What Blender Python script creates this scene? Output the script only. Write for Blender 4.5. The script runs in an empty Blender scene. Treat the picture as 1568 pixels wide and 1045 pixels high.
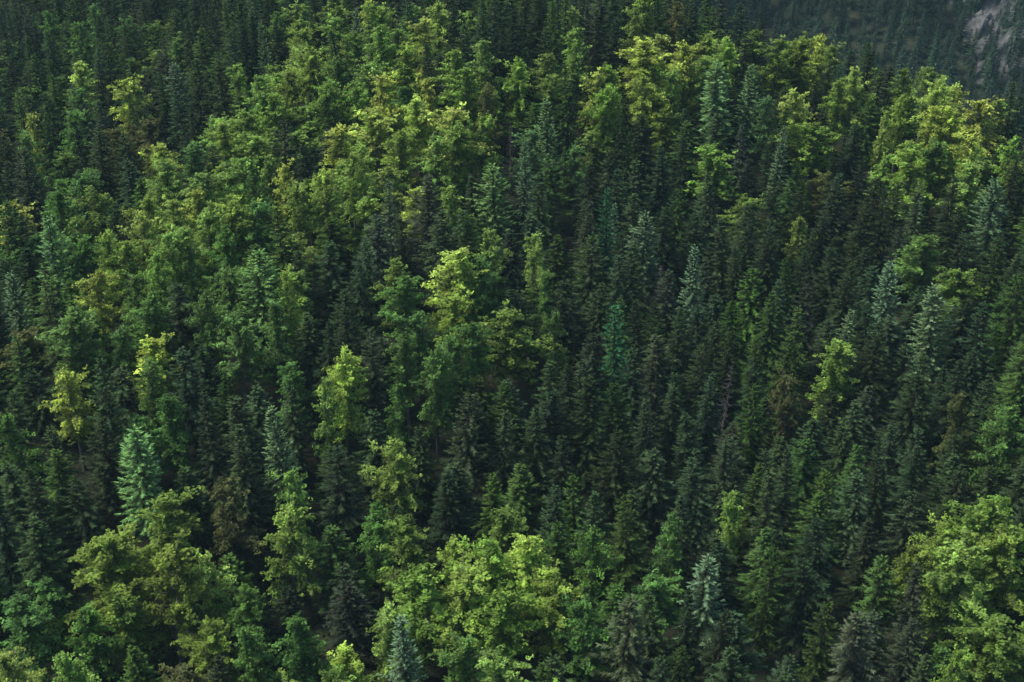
import bpy, math, random
from mathutils import Vector, Matrix, noise
random.seed(11)
R=random.random
def U(a,b): return a+(b-a)*random.random()
scene=bpy.context.scene
# ------------------------------------------------------------------ terrain
def sstep(a,b,x):
    t=max(0.0,min(1.0,(x-a)/(b-a))); return t*t*(3-2*t)
def seg(px,py,ax,ay,bx,by):
    dx,dy=bx-ax,by-ay
    t=max(0,min(1,((px-ax)*dx+(py-ay)*dy)/(dx*dx+dy*dy)))
    return math.hypot(px-ax-t*dx,py-ay-t*dy)
YC=.92
RIDGE=[(-52,185),(-28,215),(-18,250),(0,300),(35,300),(62,290),(95,262),(150,225)]
def yw(y): return 118+(y-114)/YC
def sdist(x,y): return ((x-53)*.541+(yw(y)-299)*.841)
def ground(x,y0):
    y=yw(y0)
    d=min(seg(x,y,*RIDGE[i],*RIDGE[i+1]) for i in range(len(RIDGE)-1))
    z=.14*min(y0,300)+8*math.exp(-(d/32)**2)*(1-.85*sstep(15,55,x))
    z-=6*math.exp(-(((x-35)/28)**2+((y-205)/55)**2))
    z-=0.22*max(0,-x-55)*sstep(190,280,y)
    z+=5*noise.noise(Vector((x/70,y/70,3)))+1.6*noise.noise(Vector((x/22,y/22,7)))
    k=sstep(10,60,x)
    s=(sdist(x,y0)+4)*k
    if s>0:
        dr=-0.78*min(s,200)-0.1*max(0,min(s-200,60))
        z+=dr*sstep(0,25,s)
        if s>250: z+=0.42*(s-250)+16*noise.noise(Vector((x/120,y/120,1)))*sstep(250,350,s)
    if y>380: z+=0.22*(y-380)*(1-k)
    return z
def build_ground():
    xs=[-900+i*30 for i in range(22)]+[-240+i*5 for i in range(96)]+[240+i*15 for i in range(60)]
    ys=[-300+i*25 for i in range(12)]+[i*5 for i in range(90)]+[450+i*15 for i in range(90)]
    V=[(x,y,ground(x,y)) for y in ys for x in xs]; n=len(xs)
    F=[(j*n+i,j*n+i+1,(j+1)*n+i+1,(j+1)*n+i) for j in range(len(ys)-1) for i in range(n-1)]
    m=bpy.data.meshes.new("hillside_ground"); m.from_pydata(V,[],F)
    for p in m.polygons: p.use_smooth=True
    o=bpy.data.objects.new("hillside_ground",m); scene.collection.objects.link(o); return o
# ------------------------------------------------------------------ materials
def newmat(name):
    m=bpy.data.materials.new(name); m.use_nodes=True
    nt=m.node_tree; nt.nodes.clear(); return m,nt
def foliage_mat(name,trans,rough=.6,spec=.1):
    m,nt=newmat(name); N=nt.nodes; L=nt.links
    out=N.new('ShaderNodeOutputMaterial')
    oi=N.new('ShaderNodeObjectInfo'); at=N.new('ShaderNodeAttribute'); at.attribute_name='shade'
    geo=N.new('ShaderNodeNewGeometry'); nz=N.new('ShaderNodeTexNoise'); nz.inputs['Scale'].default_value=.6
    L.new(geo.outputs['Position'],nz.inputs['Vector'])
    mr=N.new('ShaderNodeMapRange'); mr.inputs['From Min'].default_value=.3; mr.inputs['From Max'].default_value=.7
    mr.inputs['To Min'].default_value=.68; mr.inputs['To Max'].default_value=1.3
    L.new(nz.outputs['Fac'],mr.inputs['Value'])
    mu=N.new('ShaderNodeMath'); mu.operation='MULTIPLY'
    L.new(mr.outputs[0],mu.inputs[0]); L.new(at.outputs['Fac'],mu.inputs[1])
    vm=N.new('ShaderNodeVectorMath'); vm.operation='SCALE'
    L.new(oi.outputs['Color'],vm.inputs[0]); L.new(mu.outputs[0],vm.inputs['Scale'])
    pb=N.new('ShaderNodeBsdfPrincipled'); pb.inputs['Roughness'].default_value=rough
    pb.inputs['Specular IOR Level'].default_value=spec
    tr=N.new('ShaderNodeBsdfTranslucent'); mx=N.new('ShaderNodeMixShader'); mx.inputs[0].default_value=trans
    L.new(vm.outputs[0],pb.inputs['Base Color']); L.new(vm.outputs[0],tr.inputs['Color'])
    L.new(pb.outputs[0],mx.inputs[1]); L.new(tr.outputs[0],mx.inputs[2]); L.new(mx.outputs[0],out.inputs[0])
    return m
def simple_mat(name,c1,c2,scale,rough=.9,bump=0):
    m,nt=newmat(name); N=nt.nodes; L=nt.links
    out=N.new('ShaderNodeOutputMaterial'); pb=N.new('ShaderNodeBsdfPrincipled'); pb.inputs['Roughness'].default_value=rough
    geo=N.new('ShaderNodeNewGeometry'); nz=N.new('ShaderNodeTexNoise'); nz.inputs['Scale'].default_value=scale; nz.inputs['Detail'].default_value=8
    nz.inputs['Roughness'].default_value=.65
    L.new(geo.outputs['Position'],nz.inputs['Vector'])
    cr=N.new('ShaderNodeValToRGB'); cr.color_ramp.elements[0].position=.36; cr.color_ramp.elements[1].position=.64
    cr.color_ramp.elements[0].color=(*c1,1); cr.color_ramp.elements[1].color=(*c2,1)
    L.new(nz.outputs['Fac'],cr.inputs[0]); L.new(cr.outputs[0],pb.inputs['Base Color'])
    if bump:
        b=N.new('ShaderNodeBump'); b.inputs['Distance'].default_value=bump; L.new(nz.outputs['Fac'],b.inputs['Height']); L.new(b.outputs[0],pb.inputs['Normal'])
    L.new(pb.outputs[0],out.inputs[0]); return m
M_needle=foliage_mat("conifer_needles",.15,.8,.02)
M_leaf=foliage_mat("beech_leaves",.4,.55,.1)
M_bark=simple_mat("spruce_bark",(.03,.025,.02),(.08,.065,.05),3)
M_bbark=simple_mat("beech_bark",(.08,.08,.07),(.2,.19,.17),2)
M_dead=simple_mat("dead_wood",(.06,.058,.052),(.14,.13,.12),2)
M_ground=simple_mat("forest_floor",(.012,.024,.010),(.034,.034,.017),.35,1,.3)
M_rock=simple_mat("limestone_rock",(.02,.028,.032),(.17,.18,.185),.16,.9,2.5)
# ------------------------------------------------------------------ tree prototypes
class B:
    def __init__(s): s.v=[];s.f=[];s.m=[];s.sh=[]
    def face(s,pts,mi,sh):
        i=len(s.v); s.v+=pts; s.f.append(tuple(range(i,i+len(pts)))); s.m.append(mi); s.sh.append(sh)
    def tube(s,pts,rads,n,mi):
        base=len(s.v)
        for p,r in zip(pts,rads):
            for k in range(n):
                a=2*math.pi*k/n; s.v.append((p[0]+r*math.cos(a),p[1]+r*math.sin(a),p[2]))
        for j in range(len(pts)-1):
            for k in range(n):
                s.f.append((base+j*n+k,base+j*n+(k+1)%n,base+(j+1)*n+(k+1)%n,base+(j+1)*n+k)); s.m.append(mi); s.sh.append(1)
    def stick(s,a,b,r0,r1,mi):
        a=Vector(a);b=Vector(b); d=(b-a).normalized(); u=d.orthogonal().normalized(); w=d.cross(u); base=len(s.v)
        for p,r in ((a,r0),(b,r1)):
            for k in range(3):
                q=p+(u*math.cos(k*2.094)+w*math.sin(k*2.094))*r; s.v.append(tuple(q))
        for k in range(3):
            s.f.append((base+k,base+(k+1)%3,base+3+(k+1)%3,base+3+k)); s.m.append(mi); s.sh.append(1)
    def mesh(s,name,mats):
        m=bpy.data.meshes.new(name); m.from_pydata(s.v,[],s.f)
        for x in mats: m.materials.append(x)
        m.polygons.foreach_set('material_index',s.m)
        a=m.attributes.new('shade','FLOAT','FACE'); a.data.foreach_set('value',s.sh)
        m.update(); return m
def trunk(b,H,r,lean,n=7,top=1.0):
    pts=[];rs=[]
    ph=R()*6
    for k in range(9):
        t=k/8*top; pts.append((lean[0]*t*t+.12*math.sin(ph+t*5),lean[1]*t*t+.12*math.cos(ph+t*4),H*t-(.8 if k==0 else 0))); rs.append(r*(1-t)**.8+.02)
    b.tube(pts,rs,n,1); return pts
def conifer(name,H=22,Rad=2.9,base=.2,dens=1.0,droop=.35,power=.75,sparse=0.0,bark=None,tw=1.0):
    b=B(); lean=(U(-.4,.4),U(-.4,.4)); trunk(b,H,.26,lean)
    z=base*H; az=R()*6
    for _ in range(22):
        zz=U(.06,base+.05)*H; a=R()*6.28; l=U(.5,1.8)
        b.stick((0,0,zz),(math.cos(a)*l,math.sin(a)*l,zz-U(0,.5)),.03,.008,1)
    lob=[(R()*6.28,U(.0,.25)) for _ in range(3)]
    while z<H*.992:
        t=(z-base*H)/(H*(1-base))
        prof=(1-t)**power*min(1,.55+t*3.0)
        cx,cy=lean[0]*(z/H)**2,lean[1]*(z/H)**2
        nb=max(4,int(7.5*dens*(1-.4*t)))
        wz=U(.75,1.18)
        for k in range(nb):
            if R()<sparse: continue
            az+=2.399+U(-.45,.45)
            L=Rad*prof*wz*U(.45,1.25)*(1+sum(q*math.sin(az*(i+1)+p) for i,(p,q) in enumerate(lob)))+.22
            zz=z+U(-.35,.35); ca,sa=math.cos(az),math.sin(az)
            up=U(.15,.4)*t-(1-t)*U(.02,.2)
            def P(s):
                h=L*(up*s*1.4-droop*s*s*(1-t*.6)+ .16*s**4)
                return (cx+ca*L*s,cy+sa*L*s,zz+h)
            if L>1: b.stick(P(0),P(.8),.035,.01,1)
            n=max(4,int(L/.21)); dk=U(.6,1.3)
            for i in range(n):
                s=.14+.86*(i+U(0,.8))/n
                p=P(s); wl=(.18+.42*L*.5*(1-s*.75)*(.4+s))*U(.6,1.25)*tw; wl=min(wl,.85)
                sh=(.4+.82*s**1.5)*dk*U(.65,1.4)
                for sd in (-1,1):
                    an=az+sd*U(.55,1.15); dx,dy=math.cos(an),math.sin(an)
                    wd=U(.065,.12)*tw; dz=-wl*U(.05,.75)
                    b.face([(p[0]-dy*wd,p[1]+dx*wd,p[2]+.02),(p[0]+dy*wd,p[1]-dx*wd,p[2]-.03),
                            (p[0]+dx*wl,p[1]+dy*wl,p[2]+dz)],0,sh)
                if R()<.5:
                    l=U(.2,.55)*tw*(1-.5*t); a2=R()*6.28
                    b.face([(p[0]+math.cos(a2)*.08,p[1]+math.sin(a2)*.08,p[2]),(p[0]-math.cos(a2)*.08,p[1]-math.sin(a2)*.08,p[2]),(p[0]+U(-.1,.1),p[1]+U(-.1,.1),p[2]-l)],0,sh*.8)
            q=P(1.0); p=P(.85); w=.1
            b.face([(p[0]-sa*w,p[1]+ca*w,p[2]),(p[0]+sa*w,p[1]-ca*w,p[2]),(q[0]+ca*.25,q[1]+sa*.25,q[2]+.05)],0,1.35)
        z+=U(.34,.6)*(1-.45*t)
    for k in range(3):
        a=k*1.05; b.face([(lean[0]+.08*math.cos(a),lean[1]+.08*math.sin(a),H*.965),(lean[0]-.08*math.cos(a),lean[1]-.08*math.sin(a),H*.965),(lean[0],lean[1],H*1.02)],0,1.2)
    return b.mesh(name,[M_needle,bark or M_bark])
def broadleaf(name,H=19,Rad=4,base=.3,limbs=60,leafs=30,ls=.165,pyr=.5):
    b=B(); lean=(U(-.8,.8),U(-.8,.8)); pts=trunk(b,H,.27,lean,top=.9)
    az=R()*6; gaps=[(R()*6.28,U(.2,.85)) for _ in range(7)]
    lob=[(R()*6.28,U(.05,.22)) for _ in range(2)]
    for k in range(limbs):
        t=(k+R()*.8)/limbs; z0=H*(base*.85+(.88-base*.85)*t); az+=2.399+U(-.6,.6)
        e=(1-t**(1.6+(1-pyr)*1.7))**.72*min(1,.6+t*1.6)
        L=Rad*max(.17,e)*U(.5,1.2)*(1+sum(q*math.sin(az*(i+1)+p) for i,(p,q) in enumerate(lob)))
        for ga,gt in gaps:
            if abs((az-ga+math.pi)%6.283-math.pi)<.6 and abs(t-gt)<.07: L*=.5
        ang=.3+U(-.15,.3)+.65*t
        cx,cy=lean[0]*(z0/H)**2,lean[1]*(z0/H)**2
        ca,sa=math.cos(az),math.sin(az); tn=math.tan(min(ang,1.1))
        def P(s): return Vector((cx+ca*L*s,cy+sa*L*s,z0+L*(tn*s*.85-.34*s*s)))
        b.stick(P(0),P(.5),.07,.04,1); b.stick(P(.5),P(.95),.04,.012,1)
        nc=max(4,int(L*3.2)); lk=U(.7,1.22)
        for c in range(nc):
            s=.18+.86*(c+R()*.9)/nc; off=U(-1,1)*.5*L*(.18+.5*s*(1.15-s))
            p=P(s)+Vector((-sa*off,ca*off,U(-.55,.4)-abs(off)*.2))
            if abs(off)>.5: b.stick(P(max(0,s-.2)),p,.022,.008,1)
            fa=az+math.copysign(U(0,.7),off); cf,sf=math.cos(fa),math.sin(fa)
            la=U(.3,.85); lb=la*U(.35,.65); tip=U(-.6,.4); ck=lk*U(.7,1.25)
            for _ in range(int(leafs*(la+.12))):
                aa=U(-1,1); bb=U(-1,1)*(1-aa*aa)**.5
                q=p+Vector((cf*aa*la-sf*bb*lb,sf*aa*la+cf*bb*lb,aa*la*tip-abs(bb)*lb*.4+U(-.2,.2)))
                l=ls*U(.5,1.35); w=l*U(.45,.7); a=R()*6.28; tx,tz=U(-.8,.8),U(-.9,.6)
                ax=Vector((math.cos(a),math.sin(a),tz)); ay=Vector((-math.sin(a),math.cos(a),tx))
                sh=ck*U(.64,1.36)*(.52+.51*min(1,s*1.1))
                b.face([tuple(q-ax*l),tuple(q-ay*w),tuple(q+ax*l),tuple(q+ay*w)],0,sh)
    return b.mesh(name,[M_leaf,M_bbark])
def snag(name,H=20):
    b=B(); trunk(b,H,.2,(U(-.8,.8),U(-.8,.8)))
    for k in range(110):
        z=U(.2,.97)*H; a=R()*6.28; l=(1-z/H)*U(.8,2.6)+.25; dz=U(-.4,.3)*l
        e=(math.cos(a)*l,math.sin(a)*l,z+dz); b.stick((0,0,z),e,.035,.01,1)
        for j in range(4):
            f=U(.3,.9); a2=a+U(-1,1); s0=(e[0]*f,e[1]*f,z+dz*f)
            b.stick(s0,(s0[0]+math.cos(a2)*l*.35,s0[1]+math.sin(a2)*l*.35,s0[2]+U(-.3,.1)),.015,.006,1)
    return b.mesh(name,[M_dead,M_dead])
SPR=[conifer("spruce_%d"%i,Rad=r,base=bs,droop=d,power=p,sparse=sp) for i,(r,bs,d,p,sp) in enumerate([
 (3.1,.12,.35,.75,0),(2.9,.15,.5,.65,.05),(3.3,.15,.4,.8,.1),(2.8,.15,.3,.65,.12),(3.1,.1,.55,.75,.05),(2.9,.2,.35,.65,.25),(2.7,.2,.4,.55,.32),(3.2,.12,.45,.9,.12)])]
LAR=[conifer("larch_%d"%i,Rad=r,base=.2,droop=.25,power=p,sparse=.08,tw=.85,dens=1.1) for i,(r,p) in enumerate([(2.6,.75),(2.9,.6),(2.6,.65)])]
BEE=[broadleaf("beech_%d"%i,Rad=r,base=bs,limbs=l,pyr=py) for i,(r,bs,l,py) in enumerate([
 (3.8,.25,70,.5),(3.7,.25,64,.9),(3.9,.27,70,.2),(3.6,.36,60,.6),(3.8,.2,68,1.0),(3.5,.42,52,.3),(3.8,.27,56,.7),(3.7,.22,62,.8)])]
SNG=[snag("dead_%d"%i) for i in range(2)]
# ------------------------------------------------------------------ camera
HC=147.0; PITCH=math.radians(30); F=2200.0
cam=bpy.data.cameras.new("camera"); co=bpy.data.objects.new("camera",cam); scene.collection.objects.link(co)
cam.sensor_width=36; cam.lens=36*F/1568; cam.clip_end=6000
co.location=(0,0,HC); co.rotation_euler=(math.pi/2-PITCH,0,0); scene.camera=co
cp,sp=math.cos(PITCH),math.sin(PITCH)
def survey(u,v,h):
    a=(u-784)/F; k=(522.5-v)/F
    d=Vector((a,cp+k*sp,-sp+k*cp)); t=60.0
    while t<1500:
        p=Vector((0,0,HC))+d*t
        if p.z<=ground(p.x,p.y)+h: break
        t+=1.0
    return p.x,p.y,t
def proj(x,y,z):
    z-=HC; dep=y*cp-z*sp; up=y*sp+z*cp
    return 784+F*x/dep, 522.5-F*up/dep, dep
# ------------------------------------------------------------------ stands
COL={'y':(.50,.62,.125),'b':(.31,.47,.09),'g':(.155,.295,.065),'o':(.23,.34,.065),'k':(.15,.17,.05),  # y: lime beech leaves, raised with crest sunlight put into the colour
     'l':(.155,.25,.115),'m':(.18,.33,.105),'t':(.045,.16,.07),'s':(.048,.080,.033),'e':(.09,.12,.065)}
def vary(c,a=.15):
    k=U(1-a,1+a); return (c[0]*k*U(.85,1.05),c[1]*k,c[2]*k*U(.85,1.2),1)
def put(name,mesh,x,y,h,w,H0,W0,col,parent=None):
    o=bpy.data.objects.new(name,mesh); scene.collection.objects.link(o)
    o.location=(x,y,ground(x,y)-.2); o.scale=(w/W0,w/W0*U(.92,1.08),h/H0)
    o.rotation_euler=(U(-.045,.045),U(-.045,.045),R()*6.28); o.color=col
    if parent: o.parent=parent
    return o
def empty(n):
    e=bpy.data.objects.new(n,None); scene.collection.objects.link(e); return e
HAND=[(688,362,'y',95),(620,405,'g',75),(750,330,'b',60),(820,345,'b',60),(775,470,'o',100),(850,460,'g',38),(945,460,'t',48),
(990,320,'l',58),(1067,375,'l',50),(930,290,'t',40),(1100,210,'b',80),(1245,175,'b',70),(1195,195,'l',42),(1228,120,'y',50),
(1280,505,'b',80),(1365,395,'l',62),(1440,440,'l',72),(1420,350,'g',85),(1215,560,'k',50),(520,525,'y',75),(620,495,'g',60),
(665,515,'g',65),(605,665,'b',75),(425,625,'l',62),(445,400,'y',45),(140,400,'y',60),(105,455,'g',95),(225,435,'g',75),
(340,400,'g',75),(385,385,'m',85),(100,550,'y',62),(220,530,'g',65),(205,655,'m',85),(10,620,'g',65),(345,720,'k',85),
(240,745,'o',115),(165,800,'o',120),(452,700,'b',70),(435,765,'b',85),(305,825,'y',52),(250,835,'o',100),(575,760,'g',70),
(622,775,'o',85),(640,850,'b',115),(705,850,'b',115),(742,815,'b',85),(805,795,'y',105),(765,885,'b',105),(600,905,'b',90),
(845,865,'b',95),(905,790,'g',62),(900,895,'g',75),(1120,740,'b',58),(1030,770,'g',65),(380,935,'g',75),(455,930,'g',85),
(615,935,'l',72),(960,910,'e',85),(1310,940,'e',95),(1520,760,'o',120),(1480,830,'b',110),(1545,800,'b',110),(1450,785,'b',65),
(1468,970,'b',62),(1530,930,'o',105),(1540,600,'g',75),(1480,590,'k',60),(30,900,'g',105),(15,980,'y',85),(90,975,'b',85),
(700,960,'g',105),(770,980,'b',100),(520,1005,'o',85),(450,1020,'b',70),(430,235,'y',52),(520,180,'y',80),(575,150,'y',80),
(560,205,'b',60),(640,130,'y',65),(685,150,'y',80),(610,185,'b',60),(665,190,'b',60),(740,110,'k',50),(760,250,'m',62),
(840,150,'m',52),(800,215,'l',42),(985,45,'y',85),(1050,50,'y',62),(910,95,'y',50),(985,105,'y',42),(1190,50,'o',62),
(1230,48,'o',60),(1272,55,'o',55),(1310,85,'y',50),(1285,110,'b',45),(1385,130,'b',45),(1355,150,'y',32),(1430,145,'y',62),
(1462,150,'y',70),(1502,140,'y',72),(1440,200,'g',90),(1495,185,'y',60),(1405,215,'b',80),(1535,270,'l',60),(1490,230,'b',70),
(400,100,'b',62),(440,92,'o',55),(480,60,'b',62),(560,80,'b',62),(572,20,'b',60),(650,10,'y',60),(618,52,'b',55),(520,12,'b',55),
(300,275,'y',72),(352,285,'b',72),(262,290,'b',60),(320,305,'b',60),(388,290,'g',60),(120,250,'g',62),(70,330,'m',70),
(145,275,'o',60),(215,312,'y',60),(232,368,'b',62),(185,352,'b',62),(38,158,'y',32),(380,190,'b',70),(362,225,'b',60),
(385,155,'b',60),(290,200,'g',60),(700,60,'b',65),(740,40,'b',55),(790,80,'b',55),(1100,90,'m',60),(1150,100,'m',50),(1110,50,'b',55),
(1005,60,'y',60),(1075,75,'b',60),(1030,95,'b',50),(925,120,'b',55),(500,110,'o',60),(420,130,'b',60),(545,110,'b',60),(590,100,'y',60),
(710,90,'b',60),(740,160,'b',55),(700,175,'b',60),(535,220,'b',60),(495,245,'b',60),(450,260,'b',60),(335,330,'g',60),(290,330,'b',60),
(250,335,'b',60),(160,335,'b',60),(120,345,'g',60),(85,275,'g',60),(200,400,'g',70),(310,440,'g',60),(360,460,'g',75),(415,450,'g',60),
(690,440,'b',80),(720,470,'g',60),(640,460,'g',70),(690,500,'g',60),(740,380,'g',60),(830,400,'g',45),(600,570,'g',50),(490,560,'b',50)]
STANDS=[(385,175,105,95,.85,'b'),(640,170,120,95,.9,'y'),(560,60,150,60,.8,'b'),(300,310,150,75,.85,'b'),(150,310,130,75,.75,'g'),
(110,480,70,60,.7,'g'),(240,400,90,60,.75,'b'),(380,450,100,80,.8,'g'),(500,230,90,60,.85,'b'),(690,430,90,70,.75,'g'),(650,540,70,60,.7,'g'),
(800,60,170,60,.6,'b'),(1030,70,120,30,.9,'y'),(1240,60,110,28,.85,'o'),(1400,160,130,50,.65,'b'),(1450,230,90,70,.6,'b'),
(1120,110,90,40,.5,'m'),(210,850,140,130,.75,'o'),(440,800,80,110,.65,'b'),(720,920,165,120,.97,'b'),(1510,870,80,150,.85,'b'),
(60,960,110,90,.75,'g'),(440,980,120,80,.65,'g'),(820,200,90,70,.45,'m'),(220,100,130,80,.35,'g'),(90,180,90,90,.3,'g'),(230,560,70,60,.5,'g')]
CLEAR=[(625,285,26,10)]
placed={}
def near(x,y,r):
    cx,cy=int(x//10),int(y//10)
    for i in range(cx-1,cx+2):
        for j in range(cy-1,cy+2):
            for (a,b_,c) in placed.get((i,j),()):
                if (a-x)**2+(b_-y)**2<((r+c)*.5)**2: return True
    return False
def reg(x,y,r): placed.setdefault((int(x//10),int(y//10)),[]).append((x,y,r))
NM={'l':'larch_tree','m':'larch_tree','t':'spruce_tree','e':'spruce_tree'}
HL=[]
for (u,v,c,wp) in HAND:
    con=c in 'lmte'
    h=U(19,21) if con else U(17,20)
    x,y,t=survey(u,v+3,h); w=wp*t/F*1.2
    if con: put(NM[c],random.choice(LAR if c in 'lm' else SPR[:3]),x,y,h,max(4.5,w),22,5.8,vary(COL[c],.08))
    else: put('beech_tree',random.choice(BEE),x,y,h,w,19,7.4,vary(COL[c],.1))
    reg(x,y,w*.66); HL.append((x,y,w,ground(x,y)+h))
spruce_forest=empty("spruce_forest"); beech_forest=empty("beech_forest")
dead_p=empty("dead_tree_group"); far_forest=empty("distant_spruce_forest")
def tone(u,v):
    best=0;tc='g'
    for (cu,cv,ru,rv,p,c) in STANDS:
        q=((u-cu)/ru)**2+((v-cv)/rv)**2
        s=p*math.exp(-(q*.8)**1.5)
        if s>best: best=s;tc=c
    return best,tc
cnt=0
pts=[]
for _ in range(45000):
    y=72+380*R()**.9; x=U(-1,1)*(.39*y+28)
    pts.append((x,y))
for (x,y) in pts:
        s=sdist(x,y)
        if s>45 and x>30: continue
        g=ground(x,y)
        h=U(13.5,20)
        u,v,dep=proj(x,y,g+h)
        if v<-200 : continue
        ug,vg,_=proj(x,y,g+5)
        if any(((ug-a)/c)**2+((vg-b_)/d)**2<1 for a,b_,c,d in CLEAR): continue
        pb,tc=tone(u,v+20)
        isb=R()<pb+.03
        w=U(6.4,9.6) if isb else U(5.4,8.6)
        sp_=w*(.65 if isb else .69)
        if near(x,y,sp_): continue
        for (hx,hy,hw,hz) in HL:
            dy=hy-y
            if 0<dy<11 and abs(hx-x)<hw*.45: h=min(h,max(12,hz-g-hw*.65-dy*.3))
        reg(x,y,sp_)
        if isb:
            c=COL[tc if R()<.7 else random.choice('bgoy')] if pb>.15 else COL[random.choice('ggok')]
            put("beech",random.choice(BEE),x,y,max(h,14.5)*U(.9,1.04),w,19,7.4,vary(c,.2),beech_forest)
        elif R()<.008:
            put("dead_tree",random.choice(SNG),x,y,h*.9,w,20,6,(1,1,1,1),dead_p)
        else:
            q=R()
            if q<.03: put("larch",random.choice(LAR),x,y,h,w*.85,22,5.6,vary(COL['l'],.25),spruce_forest)
            else:
                c=COL['s']; k=U(.55,1.35)
                if q<.12: c=COL['e']; k*=.7
                elif q<.32: c=COL['g'];k*=.4
                put("spruce",random.choice(SPR),x,y,h,w,22,5.8,vary(tuple(a*k for a in c),.1),spruce_forest)
        cnt+=1
print("near",cnt)
rx,ry,_=survey(1540,46,0)
for _ in range(34000):
    x=U(30,420); y=U(300,1000); s=sdist(x,y)
    if s<90 or x>.42*y+30 or x<.10*y: continue
    if near(x,y,5.2): continue
    if math.hypot((x-rx)/18,(y-ry)/40)<1 and R()<.88: continue
    reg(x,y,5.2); h=U(12,24); k=U(.5,2.1)
    put("spruce",random.choice(SPR),x,y,h,h*.36,22,5.8,vary((.038*k,.075*k,.042*k),.2),far_forest)  # bluer than the near spruces: distance haze put into the needle colour
    cnt+=1
print("TREES",cnt,"rock",rx,ry)
def rock():
    V=[];Fc=[];n=60
    for j in range(n+1):
        for i in range(n+1):
            x=rx+(i/n-.5)*50; y=ry+(j/n-.5)*95
            e=max(0,1-((i/n-.5)*2)**2)*max(0,1-((j/n-.5)*2)**2)
            r=abs(noise.noise(Vector((x/11,y/11,0))))*16+abs(noise.noise(Vector((x/4,y/4,5))))*7
            V.append((x+r*.3,y,ground(x,y)-4+e**.5*(5+r)))
    for j in range(n):
        for i in range(n): a=j*(n+1)+i; Fc.append((a,a+1,a+n+2,a+n+1))
    m=bpy.data.meshes.new("rock_outcrop"); m.from_pydata(V,[],Fc); m.materials.append(M_rock)
    o=bpy.data.objects.new("rock_outcrop",m); scene.collection.objects.link(o)
rock()
g=build_ground(); g.data.materials.append(M_ground)
b=B()
for _ in range(5000):
    x=U(-110,100); y=U(90,310); z=ground(x,y); r=U(.4,1.5)
    for k in range(20):
        a=R()*6.28; rr=r*R()**.5; q=Vector((x+math.cos(a)*rr,y+math.sin(a)*rr,z+U(.0,1)*r))
        a=R()*6.28; l=U(.15,.35); ax=Vector((math.cos(a),math.sin(a),U(-.5,.5)))*l; ay=Vector((-math.sin(a),math.cos(a),U(-.5,.5)))*l*.5
        b.face([tuple(q-ax),tuple(q-ay),tuple(q+ax),tuple(q+ay)],0,U(.5,1.2))
o=bpy.data.objects.new("undergrowth",b.mesh("undergrowth",[M_leaf,M_bark])); o.color=(.07,.12,.03,1); scene.collection.objects.link(o)
# ------------------------------------------------------------------ thin valley haze (real air volume)
bpy.ops.mesh.primitive_cube_add(size=1,location=(0,500,100)); hz=bpy.context.object; hz.name="valley_haze"; hz.scale=(1800,1700,700)
m,nt=newmat("haze_air"); vs=nt.nodes.new('ShaderNodeVolumeScatter'); vs.inputs['Density'].default_value=.00010; vs.inputs['Color'].default_value=(.5,.85,1,1)
vo=nt.nodes.new('ShaderNodeOutputMaterial'); nt.links.new(vs.outputs[0],vo.inputs['Volume']); hz.data.materials.append(m)
# ------------------------------------------------------------------ light
sd=Vector((-.52,.08,.85)).normalized()
w=bpy.data.worlds.new("World"); scene.world=w; w.use_nodes=True; nt=w.node_tree
sky=nt.nodes.new('ShaderNodeTexSky'); sky.sky_type='NISHITA'; sky.sun_disc=False
sky.sun_elevation=math.asin(sd.z); sky.sun_rotation=math.atan2(sd.x,sd.y)
bg=nt.nodes['Background']; bg.inputs['Strength'].default_value=.13; nt.links.new(sky.outputs[0],bg.inputs['Color'])
sl=bpy.data.lights.new("sun",'SUN'); sl.energy=4.6; sl.angle=math.radians(16); sl.color=(1,.95,.85)
so=bpy.data.objects.new("sun",sl); scene.collection.objects.link(so); so.rotation_euler=sd.to_track_quat('Z','Y').to_euler()
scene.view_settings.view_transform='Standard'; scene.view_settings.look='None'; scene.view_settings.exposure=0
